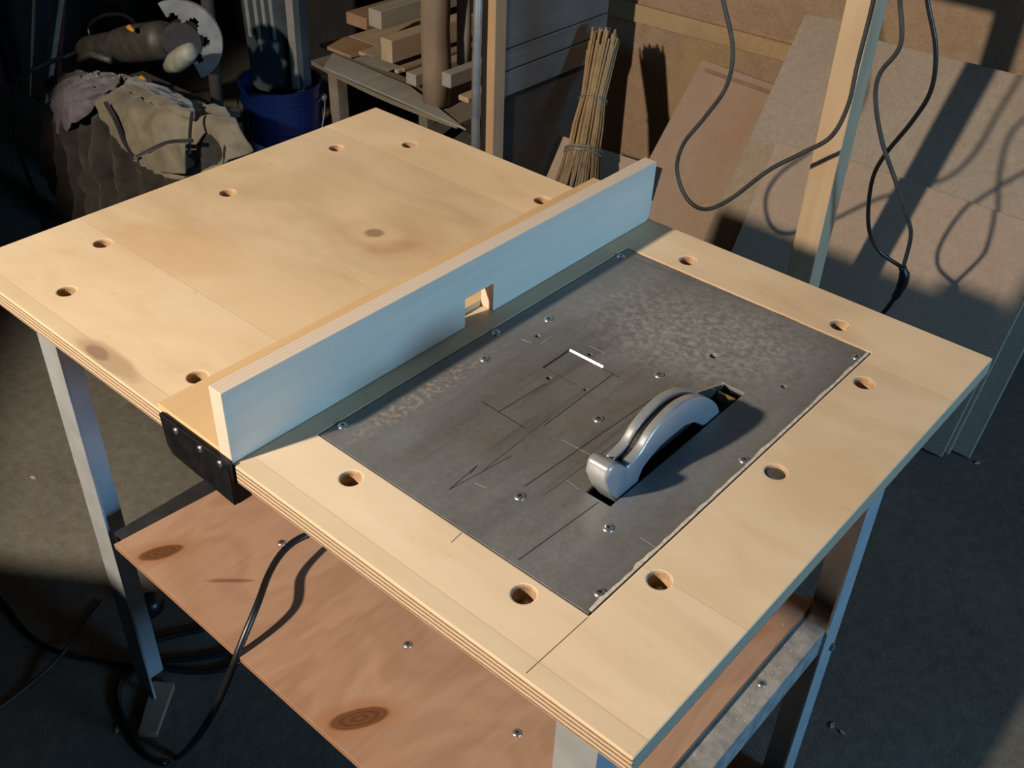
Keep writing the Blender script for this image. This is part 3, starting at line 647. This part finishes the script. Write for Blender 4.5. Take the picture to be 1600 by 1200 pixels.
# ================================================================== ADDED BENCH, OUT OF VIEW (its edge keeps the lamp off the floor at lower left)
wb = thing('occluder', (.05, -.95, 0), 'added bench-shaped workbench in front of the saw table, outside the picture at lower left', 'occluder')
wp = [(-.62, -.875), (-.02, -.462), (.62, -.462), (.62, -1.15), (-.62, -1.15)]
b = MB(); b.hexa([(x, y, .76) for x, y in wp], [(x, y, .80) for x, y in wp]); b.build('bench_top', M['dusty'], wb, .002)
for x, y in ((-.55, -.93), (.53, -.53), (.53, -1.12), (-.57, -1.12)):
    b = MB(); b.box(x, x + .06, y, y + .06, 0, .76); b.build('leg', M['dusty'], wb, .002)
b = MB(); b.box(-.49, .53, -1.10, -1.06, .30, .36); b.build('stretcher', M['dusty'], wb, .002)

# ================================================================== LUMBER RACK
YR = 1.50
pL, pR = at_y(752, 130, YR), at_y(772, 130, YR); A_, B_ = at_y(486, 95, YR), at_y(722, 198, YR)
rack = thing('lumber_rack', (-.75, 1.6, 0), 'rough timber rack with sagging shelf holding offcuts, left of the broom', 'rack')
b = MB(); b.box(pL.x, pR.x, YR, YR + .042, 0, 1.9); b.build('front_post', M['rackpost'], rack, .002)
b = MB(); b.box(-1.18, -1.14, YR + .42, YR + .46, 0, 1.9); b.build('rear_post', M['dusty'], rack, .002)
b = MB(); b.box(-1.18, -1.14, YR + .05, YR + .09, 0, A_.z - .0125); b.build('front_post', M['dusty'], rack, .002)
YE = at_x(952, 10, pR.x).y
b = MB(); b.box(pL.x, pR.x - .022, YE - .04, YE, 0, 1.9); b.build('rear_post', M['dustyv'], rack, .002)
u_ = pR.x
za, zb_ = at_x(790, 78, u_).z, at_x(790, 112, u_).z; zc = at_x(790, 152, u_).z
for z0, z1, th in ((za, za + .26, .018), (zb_, za - .003, .012), (zc, zb_ - .004, .016)):
    b = MB(); b.box(u_ - .002 - th, u_ - .002, YR + .043, YE, z0, z1); b.build('side_panel', M['dustyv'], rack, .0015)
b = MB(); b.box(u_ - .018, u_ - .006, YR + .043, YE - .045, .02, zc - .002); b.build('side_panel', M['coat'], rack)  # near-black sheet in place of the shade inside the open lower side
zsh = at_y(600, 150, YR).z
A_, B_ = at_y(486, 95, YR), at_y(722, 198, YR)
b = MB(); n = 12; lo_ = []; hi_ = []
for i in range(n + 1):
    f = i / n; x = lerp(A_.x, B_.x - .02, f); z = lerp(A_.z, B_.z, f) - .012 * math.sin(math.pi * f)
    lo_.append((x, z)); 
for i in range(n):
    (xa, z_a), (xb, z_b) = lo_[i], lo_[i + 1]
    b.hexa([(xa, YR, z_a - .012), (xb, YR, z_b - .012), (xb, YR + .36, z_b - .012), (xa, YR + .36, z_a - .012)], [(xa, YR, z_a), (xb, YR, z_b), (xb, YR + .36, z_b), (xa, YR + .36, z_a)])
b.build('rack_shelf', M['dusty'], rack)
b = MB(); b.box(-1.14, pR.x - .03, YR + .30, YR + .33, A_.z - .06, A_.z - .017); b.build('shelf_bearer', M['dusty'], rack, .002)
# a thin grey sheet lying askew on the shelf's front edge
q = [(505, 92), (722, 205), (728, 188), (640, 128), (520, 84)]
A = [at_y(x, y, YR - .012 + (0 if i < 3 else .09)) for i, (x, y) in enumerate(q)]
zt = max(v.z for v in A)
base_z = [lerp(A_.z, B_.z, (v.x - A_.x) / (B_.x - A_.x)) + .0015 for v in A]
b = MB(); b.hexa([(v.x, v.y, z) for v, z in zip(A, base_z)], [(v.x, v.y, z + .004) for v, z in zip(A, base_z)])
o = b.build('grey_sheet_offcut', M['lum_c']); tag(o, 'thin grey offcut sheet lying askew along the rack shelf front edge', 'offcut')
# offcuts: beams lying front to back on the shelf. px of upper front left corner, px size across, height
def beam(px0, px1, yf, ln, mat, label, skew=0.0, name='lumber_offcut'):
    """px0: upper left, px1: lower right pixel of the front end face, in the plane y = yf"""
    a, c_ = at_y(*px0, yf), at_y(*px1, yf)
    x0, x1, z1, z0 = a.x, c_.x, a.z, c_.z
    if z0 > z1: z0, z1 = z1, z0
    b = MB(); dx = skew * ln
    b.hexa([(x0, yf, z0), (x1, yf, z0), (x1 + dx, yf + ln, z0), (x0 + dx, yf + ln, z0)], [(x0, yf, z1), (x1, yf, z1), (x1 + dx, yf + ln, z1), (x0 + dx, yf + ln, z1)])
    o = b.build(name, mat, bevel=.002); tag(o, label, 'lumber', 'offcuts on the lumber rack'); return o
beam((594, 58), (613, 100), 1.570, .34, M['lum_a'], 'squared offcut end below the pale white-ended beam on the rack')
beam((575, 12), (596, 47), 1.600, .34, M['lum_c'], 'pale white-ended beam on top of the stacked offcuts')
beam((540, 18), (573, 48), 1.700, .28, M['lum_b'], 'brown block behind the white-ended beam')
beam((498, 68), (548, 92), 1.590, .30, M['lum_b'], 'flat brown board at the left end of the rack shelf', .1)
beam((545, 56), (592, 74), 1.620, .30, M['lum_a'], 'light flat board under the white-ended beam')
beam((560, 80), (582, 94), 1.600, .3, M['lum_a'], 'small square stick between the flat boards on rack')
beam((552, 92), (605, 112), 1.550, .34, M['lum_c'], 'wide grey board lying lowest on the rack shelf')
beam((616, 108), (622, 116), 1.550, .34, M['lum_a'], 'thin pale slat beside the squared offcut')
beam((626, 105), (632, 113), 1.560, .34, M['lum_b'], 'thin brown slat beside the squared offcut')
beam((634, 112), (650, 136), 1.560, .24, M['lum_c'], 'short grey block left of the standing log')
beam((690, 112), (704, 139), 1.520, .22, M['lum_c'], 'grey block between the standing log and the pipe')
beam((716, 148), (732, 162), 1.530, .20, M['lum_a'], 'small pale block beside the pipe under the grey block')
# standing log, pole and pipe
c_ = at_y(683, 150, 1.56); b = MB(); rr = random.Random(9)
b.tube([(c_.x + .004 * rr.uniform(-1, 1), 1.56 + .004 * rr.uniform(-1, 1), c_.z - .02 + i * .1) for i in range(9)], [.038 * rr.uniform(.95, 1.06) for i in range(9)], 18)
o = b.build('standing_log', M['bark'], smooth=True); tag(o, 'thick upright barked log standing on the rack shelf', 'log')
c_ = at_y(725, 100, 1.66); b = MB(); b.tube([(c_.x, 1.66, c_.z + i * .1) for i in range(8)], .020, 12); o = b.build('wooden_pole', M['lum_c'], smooth=True); tag(o, 'grey upright pole behind the pipe on the lumber rack', 'pole')
c_ = at_y(742, 150, 1.465); b = MB(); b.tube([(c_.x, 1.465, .0), (c_.x, 1.47, .6), (c_.x + .005, 1.485, 1.6)], .0115, 12); o = b.build('metal_pipe', M['pipe'], smooth=True); tag(o, 'thin galvanised pipe standing upright beside the orange rack post', 'pipe')

# ================================================================== BLUE BUCKET AND THE PANEL STANDING IN IT
bc = at_y(437, 122, 1.45); br_ = .122; zt = bc.z - .005
bucket = thing('blue_bucket', (bc.x, 1.45, 0), 'blue plastic bucket with wire handle behind the far table corner', 'bucket')
b = MB(); hgt = zt
b.lathe([(0, 0), (br_ * .80, 0), (br_ * .82, .01), (br_ * .93, hgt * .62), (br_ * .945, hgt * .63), (br_ * .945, hgt * .655), (br_ * .935, hgt * .66), (br_ * .96, hgt * .84), (br_ * .995, hgt * .845), (br_ * .995, hgt * .875), (br_ * .965, hgt * .88), (br_ * .98, hgt * .975), (br_ * 1.02, hgt * .98), (br_ * 1.02, hgt), (br_ * .955, hgt), (br_ * .95, hgt * .9), (br_ * .78, .012), (0, .012)], (bc.x, 1.45, 0), seg=48)
b.build('bucket_body', M['blue'], bucket, smooth=False)
e_ = Vector((RX.x, RX.y, 0)).normalized()
lug = Vector((bc.x, 1.45, hgt * .86)) + e_ * br_ * 1.0
b = MB(); b.lathe([(0, -.004), (.012, -.004), (.012, .008), (.006, .012), (0, .012)], (0, 0, 0), 'x', 16); o = b.build('handle_lug', M['wire'], bucket, smooth=True, loc=lug)
b = MB(); pf = Vector((RX.y, -RX.x, 0)).normalized()
hp = [Vector((bc.x, 1.45, hgt * .86)) + e_ * br_ * 1.07 * math.cos(a) + pf * br_ * 1.12 * math.sin(a) - Vector((0, 0, .22 * math.sin(a))) for a in [i * math.pi / 16 for i in range(17)]]
b.tube(hp, .0022, 6); b.build('handle', M['wire'], bucket, smooth=True)
b = MB(); n = 10
for i in range(n):
    a0 = -2.25 + i * .1; a1 = a0 + .1
    q = []
    for a, z in ((a0, hgt * .30), (a1, hgt * .30), (a1, hgt * .52), (a0, hgt * .52)):
        rad = br_ * (.82 + .11 * z / (hgt * .62)); q.append((bc.x + math.cos(a) * rad, 1.45 + math.sin(a) * rad, z, a))
    b.hexa([(x, y, z) for x, y, z, a in q], [(x + .0012 * math.cos(a), y + .0012 * math.sin(a), z) for x, y, z, a in q])
b.build('paper_label', M['paper'], bucket)
# the panel: a folded steel sheet, pale bars on its face standing in for stripes of lamplight
pan = thing('steel_panel', (bc.x, 1.46, .02), 'slate grey folded steel panel standing upright in the blue bucket', 'panel')
cx, cy = bc.x - .005, 1.45
def pw_(u, d, z): p = Vector((cx, cy, 0)) + Vector((.98, .20, 0)) * u + Vector((-.20, .98, 0)) * d; return (p.x, p.y, z)
zbm = hgt - .05
b = MB(); b.hexa([pw_(-.105, 0, zbm), pw_(.06, 0, zbm), pw_(.06, .012, zbm), pw_(-.105, .012, zbm)], [pw_(-.13, 0, 1.1), pw_(.07, 0, 1.1), pw_(.07, .012, 1.1), pw_(-.13, .012, 1.1)]); b.build('panel_face', M['panel'], pan, .001)
b = MB(); b.hexa([pw_(.058, -.010, zbm), pw_(.082, -.010, zbm), pw_(.082, .014, zbm), pw_(.058, .014, zbm)], [pw_(.068, -.010, 1.1), pw_(.098, -.010, 1.1), pw_(.098, .014, 1.1), pw_(.068, .014, 1.1)]); b.build('pale_edge_strip', M['panel_l'], pan, .001)
b = MB(); b.hexa([pw_(.082, -.008, zbm), pw_(.098, -.004, zbm), pw_(.098, .03, zbm), pw_(.082, .03, zbm)], [pw_(.098, -.008, 1.1), pw_(.118, -.004, 1.1), pw_(.118, .03, 1.1), pw_(.098, .03, 1.1)]); b.build('edge_fold', M['panel'], pan, .001)
for i, u in enumerate((-.095, -.062, -.034, -.004)):
    z0 = (.46, .425, .50, .47)[i]
    b = MB(); b.hexa([pw_(u, -.004, z0), pw_(u + .011, -.004, z0), pw_(u + .011, .001, z0), pw_(u, .001, z0)], [pw_(u - .015, -.004, 1.08), pw_(u + .003, -.004, 1.08), pw_(u + .003, .001, 1.08), pw_(u - .015, .001, 1.08)]); b.build('light_stripe', M['panel_l'], pan, .001)
b = MB(); p0 = at_y(345, 250, 1.25); b.tube([(p0.x, 1.25, .0), (p0.x - .02, 1.30, .7), (p0.x - .05, 1.36, 1.4)], .018, 12); o = b.build('dark_pole', M['crate'], smooth=True); tag(o, 'dark pole leaning between the clothes heap and the blue bucket', 'pole')

# ================================================================== HEAP OF CLOTHES ON A CRATE, OLD POWER TOOL ON TOP
crate = thing('wooden_crate', (-1.12, 1.12, 0), 'dark slatted crate under the heap of old clothes', 'crate')
CX0, CX1, CY0, CY1, CZ = -1.50, -1.06, .97, 1.14, .40
for x in (CX0, CX1 - .04):
    for y in (CY0, CY1 - .04):
        b = MB(); b.box(x, x + .04, y, y + .04, 0, CZ - .02); b.build('corner_post', M['crate'], crate, .002)
for i in range(4):
    z = .04 + i * .1
    b = MB(); b.box(CX0, CX1, CY0 - .014, CY0, z, z + .08); b.build('slat', M['crate'], crate, .002)
    b = MB(); b.box(CX1, CX1 + .014, CY0, CY1, z, z + .08); b.build('slat', M['crate'], crate, .002)
b = MB(); b.box(CX0, CX1 + .014, CY0 - .014, CY1, CZ - .02, CZ); b.build('lid', M['crate'], crate, .002)
def drape(name, grid, mat, parent=None, amp=.012, freq=9, seed=0, th=.006, res=14, yoff=0.0, pleat=0.0, npl=7):
    """cloth: control grid rows of (px, py, y) smoothed, with folds added along the surface normal"""
    rows = [spline([at_y(x, y, d + yoff) for x, y, d in r], res) for r in grid]
    cols = list(zip(*rows)); surf = [spline(c_, res) for c_ in cols]; nu, nv = len(surf), len(surf[0]); b = MB()
    for i in range(nu):
        for j in range(nv):
            p = surf[i][j]
            du = surf[min(i + 1, nu - 1)][j] - surf[max(i - 1, 0)][j]; dv = surf[i][min(j + 1, nv - 1)] - surf[i][max(j - 1, 0)]
            nn = du.cross(dv); nn = nn.normalized() if nn.length > 1e-9 else Vector((0, -1, 0))
            if nn.y > 0: nn = -nn
            q = Vector((p.x * freq, p.y * freq, p.z * freq * .6 + seed))
            h = noise.noise(q) + .5 * noise.noise(q * 2.3) + .35 * (1 - abs(noise.noise(q * 1.7 + Vector((5, 0, 0)))) * 2)
            t_ = i / (nu - 1) * npl + 1.2 * noise.noise(Vector((i / nu * 3, j / nv * 1.2, seed))); pl = (1 - abs((t_ % 1) * 2 - 1)) ** 1.5
            b.v.append(tuple(p + nn * (amp * h + pleat * pl * min(1, j / nv * 2))))
    for i in range(nu - 1):
        for j in range(nv - 1): b.f.append([i * nv + j, (i + 1) * nv + j, (i + 1) * nv + j + 1, i * nv + j + 1]); b.m.append(0)
    o = b.build(name, mat, parent, smooth=True); s = o.modifiers.new('solidify', 'SOLIDIFY'); s.thickness = th; s.offset = 0; return o
o = drape('dark_coat', [[(75, 150, 1.15), (160, 150, 1.15), (260, 160, 1.15), (350, 175, 1.12)], [(85, 190, .93), (160, 195, .92), (260, 205, .92), (362, 215, .92)], [(92, 280, .89), (165, 280, .88), (255, 275, .88), (355, 265, .89)], [(105, 375, .87), (170, 370, .85), (250, 345, .86), (345, 320, .88)]], M['coat'], amp=.020, freq=16, seed=2, pleat=.05, npl=8); tag(o, 'charcoal coat hanging down the front of the crate under the khaki jacket', 'coat')
jk = drape('khaki_jacket', [[(188, 120, 1.06), (235, 128, 1.05), (295, 152, 1.04), (352, 168, 1.02)], [(152, 158, .90), (208, 162, .88), (285, 180, .89), (368, 190, .95)], [(178, 205, .87), (225, 212, .845), (285, 213, .86), (382, 212, .93)], [(212, 250, .86), (250, 268, .835), (300, 276, .85), (396, 236, .92)]], M['khaki'], amp=.014, freq=11, seed=7, pleat=.014, npl=4); tag(jk, 'khaki canvas work jacket with black trim thrown over the crate', 'jacket')
def ribbon(name, px, parent, mat, r=.0065):
    b = MB(); b.tube(spline([at_y(x, y, d) for x, y, d in px], 6), r, 6); return b.build(name, mat, parent, smooth=True)
ribbon('black_trim', [(165, 160, .852), (182, 190, .828), (195, 222, .820), (212, 248, .824)], jk, M['trim'])
ribbon('black_trim', [(212, 246, .822), (240, 232, .802), (265, 222, .803), (300, 220, .815)], jk, M['trim'], .005)
ribbon('black_trim', [(300, 175, .860), (297, 205, .83), (296, 240, .816)], jk, M['trim'], .004)
drape('pocket_flap', [[(222, 240, .815), (255, 230, .80), (290, 224, .805)], [(235, 264, .815), (262, 269, .80), (290, 271, .805)]], M['khaki'], jk, .006, 14, 3, .005)
drape('sleeve', [[(205, 122, 1.02), (250, 138, 1.0), (300, 160, .98)], [(195, 132, .92), (250, 152, .90), (305, 178, .89)], [(200, 142, .90), (245, 165, .875), (300, 186, .87)]], M['khaki'], jk, .01, 12, 11, .01)
o = drape('mauve_shirt', [[(70, 132, 1.08), (108, 118, 1.06), (150, 114, 1.06), (198, 118, 1.05)], [(80, 158, .93), (115, 142, .91), (148, 138, .91), (182, 132, .93)], [(88, 182, .90), (106, 172, .88), (128, 160, .88), (158, 152, .90)], [(92, 206, .89), (104, 208, .875), (118, 190, .872), (142, 172, .89)]], M['mauve'], amp=.018, freq=20, seed=5); tag(o, 'crumpled mauve grey shirt at the left of the clothes heap', 'shirt')
# the tool
ty = 1.08
a0, a1 = at_y(128, 78, ty), at_y(262, 62, ty)
tool = thing('circular_saw', (lerp(a0, a1, .5).x, ty, CZ), 'grimy old circular saw with bright metal guard on top of clothes heap', 'power tool')
b = MB(); dirv = (a1 - a0); L_ = dirv.length
def tp(t_, dx=0, dy=0, dz=0): v = a0 + dirv * t_; return (v.x + dx, v.y + dy, v.z + dz)
b.tube([tp(0), tp(.06), tp(.1), tp(.45), tp(.5), tp(.62), tp(.95), tp(1.0)], [.022, .032, .036, .040, .046, .050, .050, .044], 20); b.build('motor_housing', M['tool'], tool, smooth=True)
g0 = at_y(265, 105, ty - .06); g1_ = at_y(300, 78, ty - .06)
b = MB(); b.tube([g0, lerp(g0, g1_, .3), lerp(g0, g1_, .7), g1_], [.018, .026, .026, .018], 12); b.build('grip', M['toolg'], tool, smooth=True)
b = MB(); b.tube([tp(.15, 0, -.05, -.02), tp(.35, 0, -.06, -.005), tp(.55, 0, -.055, -.03)], .010, 10); b.build('trigger_handle', M['tool'], tool, smooth=True)
gc = at_y(285, 62, ty + .01); b = MB(); R0, R1 = .062, .105
n = 28; 
for i in range(n):
    a_0, a_1 = -1.2 + i * 3.2 / n, -1.2 + (i + 1) * 3.2 / n
    def gpnt(a, r, s_): 
        d = RX * math.cos(a) * r + Vector((0, 0, 1)) * math.sin(a) * r + Vector((RX.y, -RX.x, 0)) * s_; return gc + d
    r0 = R0 + .012 * math.sin(i * .8)
    b.hexa([gpnt(a_0, r0, 0), gpnt(a_0, R1, 0), gpnt(a_1, R1, 0), gpnt(a_1, r0, 0)], [gpnt(a_0, r0, .012), gpnt(a_0, R1, .012), gpnt(a_1, R1, .012), gpnt(a_1, r0, .012)])
b.build('metal_guard', M['toolm'], tool, smooth=False)
b = MB(); q = gc + Vector((0, .004, 0)); b.tube([q - Vector((RX.y, -RX.x, 0)) * .01, q + Vector((RX.y, -RX.x, 0)) * .02], [.05, .05], 24); b.build('blade_hub', M['dark_iron'], tool)
for x, y in ((203, 43), (222, 122)):
    p = at_y(x, y, ty - .06); b = MB(); b.tube([p - Vector((.014, 0, .003)), p, p + Vector((.016, 0, -.006))], [.004, .008, .004], 8); b.build('orange_catch', M['orange'], tool, smooth=True)
o = cord('tool_cable', [tp(0), tp(-.12, 0, -.02, -.01), at_y(60, 105, .95), at_y(28, 125, .90), at_y(20, 165, .87), at_y(25, 215, .86), at_y(40, 265, .86), at_y(62, 320, .84), F(85, 375, .006), F(120, 390, .006)], .0065, M['grey_cord']); tag(o, 'dark cable looping down the left side of the clothes heap', 'cable')
o = cord('tool_cable', [tp(.02, 0, .03, .02), at_y(140, 40, 1.12), at_y(165, 24, 1.13), at_y(195, 24, 1.13), at_y(215, 40, 1.10)], .006, M['rubber']); tag(o, 'short black cable arched over the old circular saw', 'cable')

# ================================================================== PLANKS BY THE DARK LEFT WALL
def lean_plank(px0, px1, wd, y, mat, label):
    a, c_ = at_y(*px0, y), at_y(*px1, y)
    top_ = a + (a - c_) * 1.2; d = (c_ - a).normalized(); ft = c_ + d * ((c_.z - .003) / max(.05, -d.z))
    ft = Vector((ft.x, ft.y, .002)); b = MB()
    b.hexa([ft, ft + Vector((wd, 0, 0)), ft + Vector((wd, .02, 0)), ft + Vector((0, .02, 0))], [top_, top_ + Vector((wd, 0, 0)), top_ + Vector((wd, .02, 0)), top_ + Vector((0, .02, 0))]); o = b.build('leaning_plank', mat, bevel=.002); tag(o, label, 'plank', 'planks by the left wall')
lean_plank((36, 20), (34, 105), .06, 1.25, M['lum_a'], 'wide pale plank upright in the dark corner at far left')
lean_plank((78, 40), (72, 85), .035, 1.25, M['lum_a'], 'narrow pale plank upright behind the cable loop at far left')
lean_plank((86, 0), (84, 40), .035, 1.28, M['redp'], 'dull red plank upright in the dark corner behind the clothes heap')

# ================================================================== BITS ON THE FLOOR
for i, (x, y, lab) in enumerate(((1300, 1134, 'tiny pale chip on the floor just right of the right table leg'), (1316, 1146, 'second tiny pale chip right of the right table leg, nearer the corner'), (1527, 724, 'tiny pale chip on the floor beyond the right table corner'), (183, 1141, 'tiny pale chip on the floor beside the cord loop'), (52, 747, 'tiny pale chip on the lit floor left of the left leg'))):
    p = at_z(x, y, 0); b = MB(); s = .006; a = i * 1.3
    q = [(p.x + s * math.cos(a + k * 1.57) * (1.2 if k % 2 else .5), p.y + s * math.sin(a + k * 1.57) * (1.2 if k % 2 else .5)) for k in range(4)]
    b.hexa([(u, v, 0) for u, v in q], [(u, v, .003) for u, v in q]); o = b.build('wood_chip', M['dust']); tag(o, lab, 'wood chip', 'chips on the floor')
